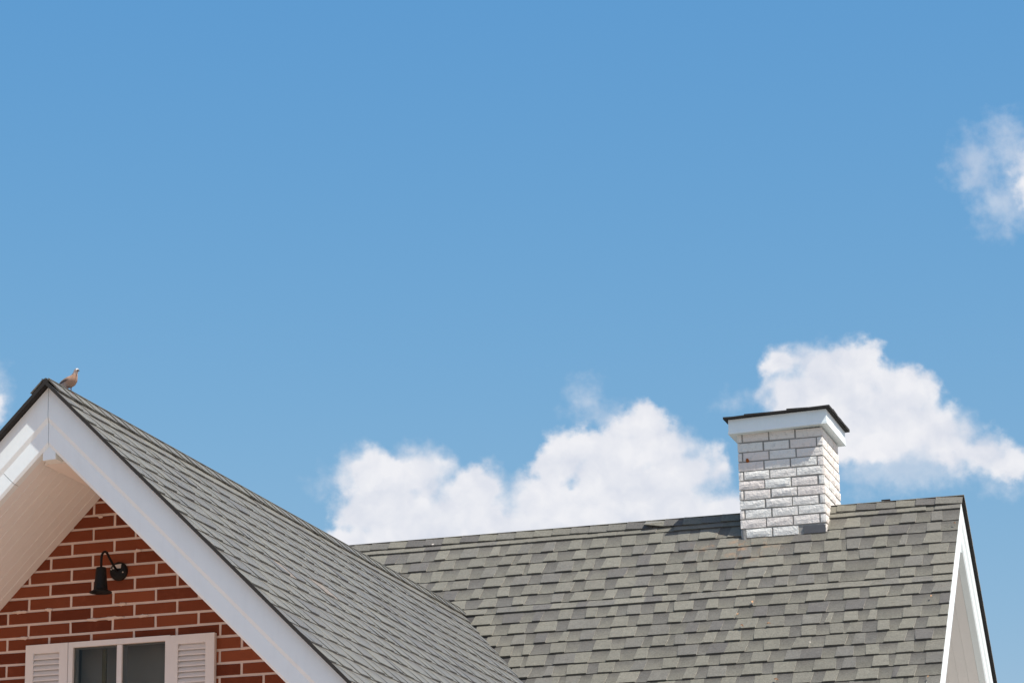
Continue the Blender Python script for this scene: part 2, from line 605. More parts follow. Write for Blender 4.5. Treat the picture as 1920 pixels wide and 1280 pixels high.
def deck(name, sl, a0, a1, s1, parent_house):
    P = sl.p
    v, f = prism([P(a0, 0, -0.006), P(a0, s1, -0.006), P(a0, s1, -0.03), P(a0, -0.0, -0.03)],
                 [P(a1, 0, -0.006), P(a1, s1, -0.006), P(a1, s1, -0.03), P(a1, 0, -0.03)])
    return v, f


def wing_top(x):
    return ZW - abs(x - XW)


def main_top(y):
    return ZR - abs(y - YR)


MAIN_S, WING_S = 5.35, 4.25
# main roof
d = Acc()
d.add(*deck('deck', main_front, XL + 0.04, XE - 0.045, MAIN_S - 0.05, house))
d.add(*deck('deck', main_rear, XL + 0.04, XE - 0.045, MAIN_S - 0.05, house))
main_roof = d.build('main_roof', M_DECK, house)
sp_ = {1: 0.159, 2: 0.145, 3: 0.165, 4: 0.143, 5: 0.152, 6: 0.140, 7: 0.094}
mc = courses(0.163, 0.1495, MAIN_S, {**sp_, **{i: 0.1495 + 0.003 * math.sin(i * 2.3) for i in range(8, 60)}})
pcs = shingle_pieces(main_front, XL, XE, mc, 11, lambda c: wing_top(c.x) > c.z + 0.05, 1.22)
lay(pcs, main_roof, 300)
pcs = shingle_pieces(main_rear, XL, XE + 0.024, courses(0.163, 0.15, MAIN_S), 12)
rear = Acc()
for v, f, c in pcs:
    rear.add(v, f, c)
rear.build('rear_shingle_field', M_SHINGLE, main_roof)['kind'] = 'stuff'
# wing roof
d = Acc()
d.add(*deck('deck', wing_right, YWF + 0.05, YVAL + 0.6, WING_S - 0.05, house))
d.add(*deck('deck', wing_left, YWF + 0.05, YVAL + 0.6, WING_S - 0.05, house))
wing_roof = d.build('wing_roof', M_DECK, house)
inside_main = lambda c: main_top(c.y) > c.z + 0.05
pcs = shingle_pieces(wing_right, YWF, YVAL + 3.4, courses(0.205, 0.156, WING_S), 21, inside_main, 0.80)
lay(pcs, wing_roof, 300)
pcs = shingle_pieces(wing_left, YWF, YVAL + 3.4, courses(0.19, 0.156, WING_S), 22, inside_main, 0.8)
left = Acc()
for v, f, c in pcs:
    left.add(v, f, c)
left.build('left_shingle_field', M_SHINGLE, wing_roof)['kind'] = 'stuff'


# bitumen starter strips along the rakes, seen from below as the dark roof edge
def starter(sl, a0, a1, s1, parent):
    P = sl.p
    v, f = prism([P(a0, 0.0, -0.005), P(a0, 0.0, -0.014), P(a1, 0.0, -0.014), P(a1, 0.0, -0.005)],
                 [P(a0, s1, -0.005), P(a0, s1, -0.014), P(a1, s1, -0.014), P(a1, s1, -0.005)])
    mk('starter_strip', v, f, M_EDGE, parent)


starter(wing_right, YWF + 0.004, YWF + 0.049, WING_S, wing_roof)
starter(wing_left, YWF + 0.004, YWF + 0.049, WING_S, wing_roof)
starter(main_front, XE - 0.044, XE - 0.002, MAIN_S, main_roof)
starter(main_rear, XE - 0.044, XE + 0.020, MAIN_S, main_roof)


# dark metal edging that closes the cut ends of the shingles along the wing's rakes
for sl_ in (wing_right, wing_left):
    P_ = sl_.p
    c_ = [(YWF - 0.003, -0.015), (YWF - 0.0005, -0.015), (YWF - 0.0005, 0.0035), (YWF - 0.003, 0.0035)]
    v, f = prism([P_(a_ - (0.0004 if sl_ is wing_left else 0), -0.014, h_) for a_, h_ in c_], [P_(a_, WING_S, h_) for a_, h_ in c_])
    mk('rake_edging', v, f, M_EDGE, wing_roof)


# ridge shingles, folded over the ridge
def ridge_cap(frame, a, length, lift0, lift1, half, tone, parent, flap=0.0):
    """frame: (origin, along, side) ; the raised end is at a"""
    o, al, si = (Vector(x) for x in frame)
    up = Vector((0, 0, 1))
    rows = []
    for aa, lf in ((a, lift0), (a + length, lift1)):
        for th in (0.0, 0.0075):
            row = []
            for q, (sd, off) in enumerate(((-1, half), (-1, 0.018), (0, 0), (1, 0.018), (1, half))):
                n = (si * sd + up).normalized() if sd else up
                pnt = o + al * aa + (si * sd - up).normalized() * off * abs(sd) + n * (lf + th - (0.005 if sd == 0 else 0.0))
                if flap and q == 0 and aa == a:
                    pnt += n * flap
                row.append(pnt)
            rows.append(row)
    v = [p_ for r_ in rows for p_ in r_]
    f = []
    for i in range(4):
        f += [(5 + i, 6 + i, 16 + i, 15 + i), (i, 10 + i, 11 + i, 1 + i), (i, 1 + i, 6 + i, 5 + i), (10 + i, 15 + i, 16 + i, 11 + i)]
    f += [(0, 5, 15, 10), (4, 14, 19, 9)]
    mk('ridge_shingle', v, f, M_SHINGLE, parent, [tone] * 20)


rg = random.Random(5)
# main ridge: every cap overlaps the one to its left
fr_main = ((0, YR, ZR - LIFT), (1, 0, 0), (0, 1, 0))
x = XE - 0.20
k = 0
while x > -8.9:
    tone = rg.choice(LIGHT + MID + DARKT) if rg.random() < 0.8 else rg.choice(DARKT)
    if not (-4.80 < x + 0.1 < -4.10 and x > -4.76 and x + 0.2 < -4.12):
        fl = 0.030 if abs(x + 0.1 + 5.56) < 0.08 else 0.0
        o, al, si = fr_main
        kt = rg.uniform(0.93, 1.05)
        ridge_cap((o, al, si), x, 0.21, 0.012 + rg.uniform(-0.001, 0.003), 0.003, 0.105 + rg.uniform(-0.004, 0.004),
                  tuple(c * kt for c in tone), main_roof, fl)
    x -= 0.158
    k += 1
# a loose scrap of shingle sticks up behind the ridge
v, f = box(-3.70, -3.63, YR + 0.004, YR + 0.03, ZR - 0.01, ZR + 0.017)
mk('shingle_scrap', v, f, M_EDGE, main_roof)
fr_wing = ((XW, 0, ZW - LIFT), (0, 1, 0), (1, 0, 0))
y = YWF + 0.002
while y < YVAL + 0.05:
    tone = rg.choice(LIGHT + MID)
    ridge_cap(fr_wing, y, 0.21, 0.010 + rg.uniform(-0.001, 0.004), 0.003, 0.110 + rg.uniform(-0.004, 0.004), tone, wing_roof)
    y += 0.158


# ------------------------------------------------------------------ gable trim: fascia boards, soffit, apex block
def gable_trim(P, apex, length, wall_w, edge_w, bead=0.0018, split=None):
    """P(u, z, w): lateral offset from the ridge, height, depth behind the roof edge"""
    e = edge_w

    def pt(sd, t, p_, w):
        return Vector(P(sd * (t - p_) * S2 , apex - (t + p_) * S2, w))

    # (perp, depth) outlines; the lower edges are chamfered
    upper = [(0.022, e), (0.142, e), (0.163, e + 0.013), (0.163, e + 0.05), (0.022, e + 0.05)]
    lower = [(0.158, e + 0.0132), (0.242, e + 0.0132), (0.257, e + 0.023), (0.257, e + 0.075), (0.158, e + 0.075)]
    for sd in (-1, 1):
        for outline, cut in ((upper, None), (lower, split if sd == -1 else None)):
            spans = [(None, length)] if cut is None else [(None, cut - 0.0015), (cut + 0.0015, length)]
            for t0, t1 in spans:
                a = [pt(sd, p_ + 0.0022 if t0 is None else t0, p_, w) for p_, w in outline]
                b_ = [pt(sd, t1, p_, w) for p_, w in outline]
                v, f = prism(a, b_)
                mk('fascia_board', v, f, M_WHITE, house)
    # soffit boards run down the slope side by side, each with a small bead at its front edge
    sp = 0.2545
    sof = None
    backs = Acc()
    for sd in (-1, 1):
        o_ = [(sp - 0.03, e + 0.06), (sp - 0.012, e + 0.06), (sp - 0.012, wall_w + 0.01), (sp - 0.03, wall_w + 0.01)]
        backs.add(*prism([pt(sd, p_, p_, w) for p_, w in o_], [pt(sd, length, p_, w) for p_, w in o_]))
    sof = backs.build('soffit', M_SOFFIT, house)
    n = 10
    w0, w1 = e + 0.076, wall_w - 0.002
    bw = (w1 - w0) / n
    for sd in (-1, 1):
        for i in range(n):
            a0, a1 = w0 + i * bw + 0.0005, w0 + (i + 1) * bw - 0.0005
            dz = rnd.uniform(-0.0008, 0.0008)
            o_ = [(sp - 0.011, a0), (sp + bead + dz, a0), (sp + bead + dz, a0 + 0.005), (sp + dz, a0 + 0.008), (sp + dz, a1), (sp - 0.011, a1)]
            v, f = prism([pt(sd, p_, p_, w) for p_, w in o_], [pt(sd, length - 0.02, p_, w) for p_, w in o_])
            mk('soffit_board', v, f, M_SOFFIT, sof)
    # flat batten closing the soffit under the ridge, and the block at the apex
    zb = apex - 0.445
    c8 = [P(u, z, w) for w in (e + 0.12, wall_w - 0.001) for u, z in ((-0.075, zb), (0.075, zb), (0.02, zb + 0.07), (-0.02, zb + 0.07))]
    v, f = prism(c8[:4], c8[4:])
    mk('ridge_batten', v, f, M_SOFFIT, sof)
    c8 = [P(u, z, w) for w in (e + 0.026, e + 0.118) for u, z in ((-0.037, apex - 0.446), (0.040, apex - 0.442), (0.040, apex - 0.31), (-0.037, apex - 0.31))]
    v, f = prism(c8[:4], c8[4:])
    mk('apex_block', v, f, M_WHITE, house)


gable_trim(lambda u, z, w: (XW + u, YWF + w, z), ZW - 0.012, WING_S - 0.05, WALL_Y - YWF, 0.045, split=0.546)
gable_trim(lambda u, z, w: (XE + 0.039 - w, YR + u, z), ZR - 0.012, MAIN_S - 0.1, 0.94, 0.045, bead=0.0)

# ------------------------------------------------------------------ gable wall
WX0, WX1, WZ0, WZ1 = -7.278, -6.640, 3.35, 4.563       # window opening
MY = WALL_Y + 0.004                                     # face of the mortar
hw = 2.75
top = lambda x: ZW - 0.06 - abs(x - XW)
acc = Acc()


def wall_poly(pts):
    acc.add(*prism([(x_, MY, z_) for x_, z_ in pts], [(x_, MY + 0.2, z_) for x_, z_ in pts]))


wall_poly([(XW - hw, 0), (WX0, 0), (WX0, top(WX0)), (XW - hw, top(XW - hw))])
wall_poly([(WX1, 0), (XW + hw, 0), (XW + hw, top(XW + hw)), (WX1, top(WX1))])
wall_poly([(WX0, WZ1), (WX1, WZ1), (WX1, top(WX1)), (XW, top(XW)), (WX0, top(WX0))])
wall_poly([(WX0, 0), (WX1, 0), (WX1, WZ0), (WX0, WZ0)])
gable_wall = acc.build('gable_wall', M_MORTAR, house)

PITCH_Z, PITCH_X, JOINT = 0.0772, 0.2685, 0.0150
Z_BED, X_JOINT = 4.769, -7.0135
bricks = []
rg = random.Random(3)
row0 = -int(Z_BED / PITCH_Z)
for row in range(row0, 14):
    zr0 = Z_BED + row * PITCH_Z + JOINT / 2
    off = 0 if row % 2 == 0 else PITCH_X / 2
    for col in range(-12, 12):
        z0 = zr0
        z1 = z0 + PITCH_Z - JOINT
        xa = X_JOINT + off + col * PITCH_X + JOINT / 2
        xb = xa + PITCH_X - JOINT
        xa, xb = max(xa, XW - hw), min(xb, XW + hw)
        if xb - xa < 0.02:
            continue
        cx, cz = (xa + xb) / 2, (z0 + z1) / 2
        if cz > ZW - 0.36 - abs(cx - XW) + 0.13:
            continue
        if xb > WX0 and xa < WX1 and z1 > WZ0 and z0 < WZ1 + 0.001:
            if z0 > WZ1 - 0.03:
                z0 = max(z0, WZ1 + 0.003)
            elif xa < WX0 - 0.02:
                xb = WX0 - 0.003
            elif xb > WX1 + 0.02:
                xa = WX1 + 0.003
            else:
                if z1 > WZ1 + 0.012:
                    bricks.append((xa, xb, WZ1 + 0.003, z1))
                continue
        bricks.append((xa, xb, z0, z1))
BR_MESH = {}


def brick_mesh(w, h, d, mat, jit, b_, var, rows=1):
    key = (round(w, 3), round(h, 3), round(d, 3), mat.name, var)
    if key not in BR_MESH:
        r_ = random.Random(hash(key) & 0xffff)
        v, f = bevel_box(-w / 2, w / 2, 0, d, -h / 2, h / 2, b_, jit, r_)
        me = bpy.data.meshes.new('brick')
        me.from_pydata(v, [], f)
        me.materials.append(mat)
        BR_MESH[key] = me
    return BR_MESH[key]


def place(name, me, loc, parent, rot=(0, 0, 0)):
    o = bpy.data.objects.new(name, me)
    scene.collection.objects.link(o)
    o.location = loc
    o.rotation_euler = rot
    o.parent = parent
    return o


far = Acc()
seen = []
for xa, xb, z0, z1 in bricks:
    q = px(((xa + xb) / 2, WALL_Y, (z0 + z1) / 2))
    (seen if (-70 < q[0] < 700 and q[1] < 1330) else far.c).append((xa, xb, z0, z1))
hidden, far.c = list(far.c), []
for xa, xb, z0, z1 in seen:
    dy = rg.uniform(-0.0015, 0.0015)
    me = brick_mesh(xb - xa, z1 - z0, 0.03, M_BRICK, 0.0014, 0.002, rg.randrange(5))
    place('brick', me, ((xa + xb) / 2, WALL_Y - 0.001 + dy, (z0 + z1) / 2), gable_wall, (rg.uniform(-0.004, 0.004), rg.uniform(-0.003, 0.003), rg.uniform(-0.006, 0.006)))
for xa, xb, z0, z1 in hidden:
    far.add(*bevel_box(xa, xb, WALL_Y - 0.001, WALL_Y + 0.03, z0, z1, 0.002, 0.001))
far.build('brickwork_below', M_BRICK, gable_wall)['kind'] = 'stuff'

# mortar squeezed out over the brick edges
rg = random.Random(9)
for sx, sz, ln in ((-7.66, 4.770, 0.10), (-7.18, 4.692, 0.09), (-7.10, 4.694, 0.16), (-6.86, 4.692, 0.07), (-6.99, 4.770, 0.06),
                   (-6.60, 4.925, 0.08), (-6.36, 4.925, 0.05), (-7.12, 5.30, 0.03), (-6.62, 5.000, 0.06), (-7.45, 4.77, 0.05),
                   (-7.62, 4.614, 0.07), (-6.22, 4.46, 0.07), (-6.90, 5.078, 0.06), (-6.33, 4.77, 0.05)):
    n = 8
    v = []
    for i in range(n + 1):
        u = i / n
        hgt = 0.010 * math.sin(math.pi * u) ** 0.5 + rg.uniform(0.0, 0.006)
        xx = sx + ln * u
        zz = sz + rg.uniform(-0.002, 0.002)
        v += [(xx, WALL_Y + 0.004, zz - hgt), (xx, WALL_Y - 0.007, zz - hgt * 0.4), (xx, WALL_Y - 0.006, zz + hgt * 0.4), (xx, WALL_Y + 0.004, zz + hgt)]
    f = [(0, 1, 2, 3), (4 * n + 3, 4 * n + 2, 4 * n + 1, 4 * n)]
    for i in range(n):
        o = 4 * i
        f += [(o, o + 4, o + 5, o + 1), (o + 1, o + 5, o + 6, o + 2), (o + 2, o + 6, o + 7, o + 3)]
    mk('mortar_smear', v, f, M_MORTAR, gable_wall)

# remaining walls of the house (behind the eaves)
acc = Acc()
for sd in (-1, 1):
    xs = XW + sd * (hw - 0.1)
    acc.add(*box(min(xs, xs + sd * 0.1), max(xs, xs + sd * 0.1), MY + 0.21, 19.2, 0, 3.05))
acc.build('wing_side_wall', M_BRICK, house)
mz = lambda y_: ZR - 0.06 - abs(y_ - YR)
yy0, yy1 = YR - 3.4, YR + 3.4
for nm, xx in (('right_gable_wall', XE - 1.0), ('left_gable_wall', XL + 0.8)):
    pts = [(yy0, 0), (yy1, 0), (yy1, mz(yy1)), (YR, mz(YR)), (yy0, mz(yy0))]
    v, f = prism([(xx, a, c) for a, c in pts], [(xx + 0.1, a, c) for a, c in pts])
    mk(nm, v, f, M_SIDE, house)
v, f = box(XL + 0.91, XE - 1.01, yy0 + 0.002, yy0 + 0.1, 0, 3.1)
mk('front_wall', v, f, M_BRICK, house)
v, f = box(XL + 0.91, XE - 1.01, yy1 - 0.1, yy1 - 0.002, 0, 3.1)
mk('rear_wall', v, f, M_BRICK, house)

# ------------------------------------------------------------------ window and shutters
FY = WALL_Y - 0.030
acc = Acc()
acc.add(*box(WX0 + 0.001, -7.248, FY, MY + 0.05, WZ0, WZ1))
acc.add(*box(-6.668, WX1 - 0.001, FY, MY + 0.05, WZ0, WZ1))
acc.add(*box(-7.2475, -6.6685, FY, MY + 0.05, 4.532, WZ1))
acc.add(*box(-7.2475, -6.6685, FY, MY + 0.05, WZ0, WZ0 + 0.05))
window = acc.build('window', M_WINDOW, house)
v, f = bevel_box(-6.974, -6.941, FY + 0.006, MY + 0.05, WZ0 + 0.0505, 4.5315, 0.003)
mk('mullion', v, f, M_WINDOW, window)
for xa, xb in ((-7.2475, -6.9745), (-6.9405, -6.6685)):
    v, f = box(xa, xb, FY + 0.022, FY + 0.026, WZ0 + 0.0505, 4.5315)
    mk('pane', v, f, M_GLASS, window)
v = [(WX0, MY + 0.15, WZ0), (WX1, MY + 0.15, WZ0), (WX1, MY + 0.15, WZ1), (WX0, MY + 0.15, WZ1),
     (WX0, MY + 0.052, WZ0), (WX1, MY + 0.052, WZ0), (WX1, MY + 0.052, WZ1), (WX0, MY + 0.052, WZ1)]
mk('blind', v, [(0, 1, 2, 3), (0, 4, 5, 1), (1, 5, 6, 2), (2, 6, 7, 3), (3, 7, 4, 0)], M_DARK, window, recalc=False)
v, f = box(-7.105, -7.080, MY + 0.06, MY + 0.075, WZ0 + 0.01, WZ1 - 0.035)
mk('curtain_rod', v, f, M_CURTAIN, window)


def shutter(x0, x1, l0, l1, zt):
    SY = WALL_Y - 0.036
    a = Acc()
    zl = zt - 0.052
    a.add(*box(x0, l0, SY, WALL_Y - 0.0035, WZ0, zt))
    a.add(*box(l1, x1, SY, WALL_Y - 0.0035, WZ0, zt))
    a.add(*box(l0 + 0.0003, l1 - 0.0003, SY, WALL_Y - 0.0035, zl, zt))
    a.add(*box(l0 + 0.0003, l1 - 0.0003, SY, WALL_Y - 0.0035, WZ0, WZ0 + 0.06))
    a.add(*box(l0 + 0.0003, l1 - 0.0003, WALL_Y - 0.010, WALL_Y - 0.004, WZ0 + 0.06, zl))
    s_ = a.build('shutter', M_WINDOW, house)
    z = zl - 0.004
    pitch = 0.0315
    i = 0
    while z > WZ0 + 0.09:
        # each louvre leans outwards towards its foot
        sec = [(SY + 0.021, z), (SY + 0.004, z - 0.026), (SY + 0.004, z - 0.032), (SY + 0.008, z - 0.032), (SY + 0.024, z - 0.006), (SY + 0.024, z)]
        v_, f_ = prism([(l0 + 0.0004, yy, zz) for yy, zz in sec], [(l1 - 0.0004, yy, zz) for yy, zz in sec])
        mk('louvre', v_, f_, M_WINDOW, s_)
        z -= pitch
    return s_


shutter(-7.546, WX0 - 0.001, -7.497, -7.331, 4.562)
shutter(WX1 + 0.001, -6.361, -6.587, -6.416, 4.558)

# ------------------------------------------------------------------ chimney
CX0, CX1, CY0, CY1 = -4.797, -4.102, 22.178, 22.873
CT = 7.232
v, f = box(CX0 + 0.009, CX1 - 0.009, CY0 + 0.009, CY1 - 0.009, 5.9, CT)
chimney = mk('chimney', v, f, M_CMORTAR, house)
CP, CJ = 0.0783, 0.0115
rg = random.Random(17)


def rough_brick(w, h, d, rough, rgx):
    """brick with an uneven split face towards -Y, its origin at the middle of the face"""
    nx, nz = (max(2, int(w / 0.04)), 3) if rough > 0.002 else (2, 2)
    v, f = [], []
    for j in range(nz + 1):
        for i in range(nx + 1):
            ex, ez = i in (0, nx), j in (0, nz)
            y_ = ((0.0022 + rgx.uniform(0, 0.0012)) if (ex or ez) else -rgx.uniform(0, rough))
            jx = rgx.uniform(-0.003, 0.003) if rough > 0.002 else 0
            v.append((-w / 2 + w * i / nx + (0 if ex and not ez else jx * 0.5), y_, -h / 2 + h * j / nz + (rgx.uniform(-0.002, 0.002) if rough > 0.002 else 0)))
    W = nx + 1
    for j in range(nz):
        for i in range(nx):
            f.append((j * W + i, j * W + i + 1, (j + 1) * W + i + 1, (j + 1) * W + i))
    o = len(v)
    rim = [i for i in range(W)] + [j * W + nx for j in range(1, nz + 1)] + [nz * W + i for i in range(nx - 1, -1, -1)] + [j * W for j in range(nz - 1, 0, -1)]
    for r_ in rim:
        x_, _, z_ = v[r_]
        v.append((x_, d, z_))
    n = len(rim)
    for i in range(n):
        k_ = (i + 1) % n
        f.append((rim[k_], rim[i], o + i, o + k_))
    f.append(tuple(o + i for i in range(n)))
    return v, f


def chimney_face(org, ang, skip=None, flush0=True):
    """org: left end of the face seen from outside, running along ang"""
    rot = Matrix.Rotation(ang, 4, 'Z')
    W = CX1 - CX0
    for r_ in range(12):
        zt = CT - 0.004 - r_ * CP
        h = CP - CJ
        full, gap = 0.2050, CJ
        if r_ % 2 == 0:
            xs = [(0.0, 0.033)] + [(0.046 + i * (full + gap), 0.046 + i * (full + gap) + full) for i in range(3)]
        else:
            xs = [(i * (full + gap), i * (full + gap) + full) for i in range(3)] + [(3 * (full + gap) + 0.001, W)]
        for bi, (a, b_) in enumerate(xs):
            b_ = min(b_, W)
            if skip and skip(r_, bi):
                continue
            rough = rg.uniform(0.0010, 0.0032) if r_ >= 4 else rg.uniform(0.0005, 0.0015)
            j0, j1 = rg.uniform(-0.003, 0.003), rg.uniform(-0.003, 0.003)
            if bi == 0:
                j0 = 0.001
            if bi == len(xs) - 1:
                j1 = -0.001
            w_ = b_ - a + j1 - j0
            v, f = rough_brick(w_, h + rg.uniform(-0.0035, 0.0025), 0.02, rough, rg)
            me = bpy.data.meshes.new('brick')
            me.from_pydata(v, [], f)
            me.materials.append(M_CBRICK)
            loc = Vector(org) + rot @ Vector((a + j0 + w_ / 2, rg.uniform(-0.002, 0.001) if r_ >= 4 else 0, 0)) + Vector((0, 0, zt - h / 2 + rg.uniform(-0.0025, 0.0025)))
            place('brick', me, loc, chimney, (0, rg.uniform(-0.006, 0.006), ang))


chimney_face((CX0, CY0, 0), 0, lambda r_, bi: (r_ == 10 and bi in (0, 3)) or r_ == 11)
chimney_face((CX1, CY0 + 0.0035, 0), R(90))
chimney_face((CX0, CY1, 0), R(-90))
# the missing brick shows the grey backing board; a thin batten stands at the left foot
v, f = box(-4.286, -4.112, CY0 - 0.001, CY0 + 0.012, 6.375, 6.437)
mk('backing_board', v, f, M_SLATE, chimney)
v, f = box(-4.776, -4.755, CY0 - 0.002, CY0 + 0.012, 6.355, 6.44)
mk('foot_batten', v, f, M_CMORTAR, chimney)
# rusty bolt head between two bricks
n = 10
v = [(-4.719, CY0 - 0.012, 7.010)] + [(-4.719 + 0.011 * math.cos(i * 2 * math.pi / n), CY0 - 0.009, 7.010 + 0.015 * math.sin(i * 2 * math.pi / n)) for i in range(n)] + \
    [(-4.719 + 0.014 * math.cos(i * 2 * math.pi / n), CY0 + 0.010, 7.006 + 0.019 * math.sin(i * 2 * math.pi / n)) for i in range(n)]
f = [(0, 1 + i, 1 + (i + 1) % n) for i in range(n)] + [(1 + i, 1 + n + i, 1 + n + (i + 1) % n, 1 + (i + 1) % n) for i in range(n)]
mk('rusty_bolt', v, f, M_RUST, chimney)
# white trim under the cap
tilt = lambda q: (q[0], q[1], q[2] + 0.020 * (q[0] + 4.45) / 0.8)
o4 = 0.058
TX0, TX1, TY0, TY1 = CX0 - o4, CX1 + o4 - 0.004, CY0 - 0.066, CY1 + 0.06
acc = Acc()
v, f = box(TX0, TX1, TY0, TY1, CT, CT + 0.020)
acc.add([tilt(q) for q in v], f)
v, f = box(TX0 + 0.004, TX1 - 0.004, TY0 + 0.004, TY1 - 0.004, CT + 0.0205, CT + 0.118)
acc.add([tilt(q) for q in v], f)
acc.build('cap_trim', M_WHITE, chimney)
ov = 0.031
v, f = box(TX0 - ov + 0.01, TX1 + ov - 0.01, TY0 - ov + 0.01, TY1 + ov - 0.01, CT + 0.119, CT + 0.130)
xc, yc = (TX0 + TX1) / 2, (TY0 + TY1) / 2
v = [tilt(q) for q in v] + [(xc, yc, CT + 0.19)]
f = [q for q in f if q != (7, 6, 5, 4)] + [(4, 5, 8), (5, 6, 8), (6, 7, 8), (7, 4, 8)]
mk('cap_roof', v, f, M_EDGE, chimney)
rg = random.Random(31)
for side in range(4):
    n = 5
    for i in range(n):
        u0, u1 = i / n, (i + 1) / n
        lo, hi = CT + 0.1305 + 0.004 * (i % 2), CT + 0.145 + rg.uniform(0, 0.007)
        c = [(TX0 - ov, TY0 - ov), (TX1 + ov, TY0 - ov), (TX1 + ov, TY1 + ov), (TX0 - ov, TY1 + ov)]
        A, B = Vector(c[side]), Vector(c[(side + 1) % 4])
        inn = Vector((xc, yc))
        p0_, p1_ = A.lerp(B, u0), A.lerp(B, u1)
        q0, q1 = p0_.lerp(inn, 0.4), p1_.lerp(inn, 0.4)
        d0, d1 = rg.uniform(-0.003, 0.004), rg.uniform(-0.003, 0.004)
        dd = -0.010
        vv = [(p0_.x, p0_.y, lo + dd), (p1_.x, p1_.y, lo + dd), (q1.x, q1.y, lo + 0.027), (q0.x, q0.y, lo + 0.027),
              (p0_.x, p0_.y, hi + d0 + dd + 0.006 * (i % 2)), (p1_.x, p1_.y, hi + d1 + dd + 0.002), (q1.x, q1.y, hi + 0.027), (q0.x, q0.y, hi + 0.027)]
        mk('cap_shingle', [tilt(q) for q in vv], list(BOXF), M_EDGE, chimney)

# ------------------------------------------------------------------ wall lamp
LX, LZ, LO = -6.977, 4.963, 0.25
lamp = thing('wall_lamp', 'black gooseneck wall lamp with bell shade on the brick gable', 'wall lamp', (LX, WALL_Y, LZ))


def lathe(prof, n=28, axis='Z', org=(0, 0, 0)):
    v, f = [], []
    for r_, h in prof:
        for i in range(n):
            a = i * 2 * math.pi / n
            c, s = r_ * math.cos(a), r_ * math.sin(a)
            v.append((org[0] + c, org[1] + s, org[2] + h) if axis == 'Z' else (org[0] + c, org[1] + h, org[2] + s))
    for j in range(len(prof) - 1):
        for i in range(n):
            k_ = (i + 1) % n
            f.append((j * n + i, j * n + k_, (j + 1) * n + k_, (j + 1) * n + i))
    f.append(tuple(range(n)))
    f.append(tuple(range((len(prof) - 1) * n, len(prof) * n))[::-1])
    return v, f


def tube(pts, r_, n=10):
    pts = [Vector(p_) for p_ in pts]
    v, f = [], []
    for i, p_ in enumerate(pts):
        d_ = (pts[min(i + 1, len(pts) - 1)] - pts[max(i - 1, 0)]).normalized()
        s_ = Vector((1, 0, 0))
        u_ = d_.cross(s_).normalized()
        for k_ in range(n):
            a = k_ * 2 * math.pi / n
            v.append(p_ + s_ * (r_ * math.cos(a)) + u_ * (r_ * math.sin(a)))
    for i in range(len(pts) - 1):
        for k_ in range(n):
            m_ = (k_ + 1) % n
            f.append((i * n + k_, i * n + m_, (i + 1) * n + m_, (i + 1) * n + k_))
    f += [tuple(range(n))[::-1], tuple(range((len(pts) - 1) * n, len(pts) * n))]
    return v, f


BY = WALL_Y - 0.004
v, f = lathe([(0.055, 0.003), (0.055, -0.010), (0.048, -0.018), (0.030, -0.024), (0.016, -0.026)], 32, 'Y', (LX, BY, LZ))
mk('back_plate', v, f, M_BLACK, lamp, smooth=False)
path = [(LX, BY - 0.02, LZ), (LX, BY - 0.055, LZ + 0.01), (LX, BY - 0.105, LZ + 0.035)]
for i in range(0, 11):
    a = R(40 + i * 14)
    path.append((LX, BY - 0.190 + 0.056 * math.cos(a), LZ + 0.024 + 0.056 * math.sin(a)))
path += [(LX, BY - LO + 0.004, LZ + 0.012), (LX, BY - LO + 0.004, LZ - 0.022)]
v, f = tube(path, 0.0072)
mk('gooseneck_arm', v, f, M_BLACK, lamp, smooth=True)
v, f = lathe([(0.012, 0.006), (0.027, 0.002), (0.029, -0.004), (0.040, -0.125), (0.046, -0.131), (0.065, -0.140), (0.065, -0.144), (0.044, -0.134), (0.036, -0.126), (0.020, -0.03)], 36, 'Z', (LX, BY - LO + 0.004, LZ - 0.025))
mk('shade', v, f, M_BLACK, lamp)
v = [(LX - 0.030, BY - 0.0285, LZ + 0.012), (LX + 0.022, BY - 0.0285, LZ + 0.014), (LX + 0.022, BY - 0.0225, LZ + 0.040), (LX - 0.030, BY - 0.0225, LZ + 0.036),
     (LX - 0.030, BY - 0.018, LZ + 0.012), (LX + 0.022, BY - 0.018, LZ + 0.014), (LX + 0.022, BY - 0.013, LZ + 0.040), (LX - 0.030, BY - 0.013, LZ + 0.036)]
mk('sticker', v, list(BOXF), M_STICKER, lamp)
for dx, dz in ((0.034, -0.010), (-0.040, 0.012)):
    v, f = lathe([(0.0045, 0.0), (0.0045, -0.006), (0.002, -0.008)], 8, 'Y', (LX + dx, BY - 0.020, LZ + dz))
    mk('screw', v, f, M_SCREW, lamp)

# ------------------------------------------------------------------ dove on the ridge
m, t, b = new_mat('dove plumage', 0.85, 0.2)
at = t.nodes.new('ShaderNodeVertexColor')
at.layer_name = 'tone'
kk = mth(t, 'MULTIPLY_ADD', noise_tex(t, pos(t), 160, 4, 0.6), 0.5, 0.75)
sc = t.nodes.new('ShaderNodeVectorMath')
sc.operation = 'SCALE'
t.links.new(at.outputs['Color'], sc.inputs[0])
t.links.new(kk, sc.inputs['Scale'])
t.links.new(sc.outputs[0], b.inputs['Base Color'])
M_DOVE = m
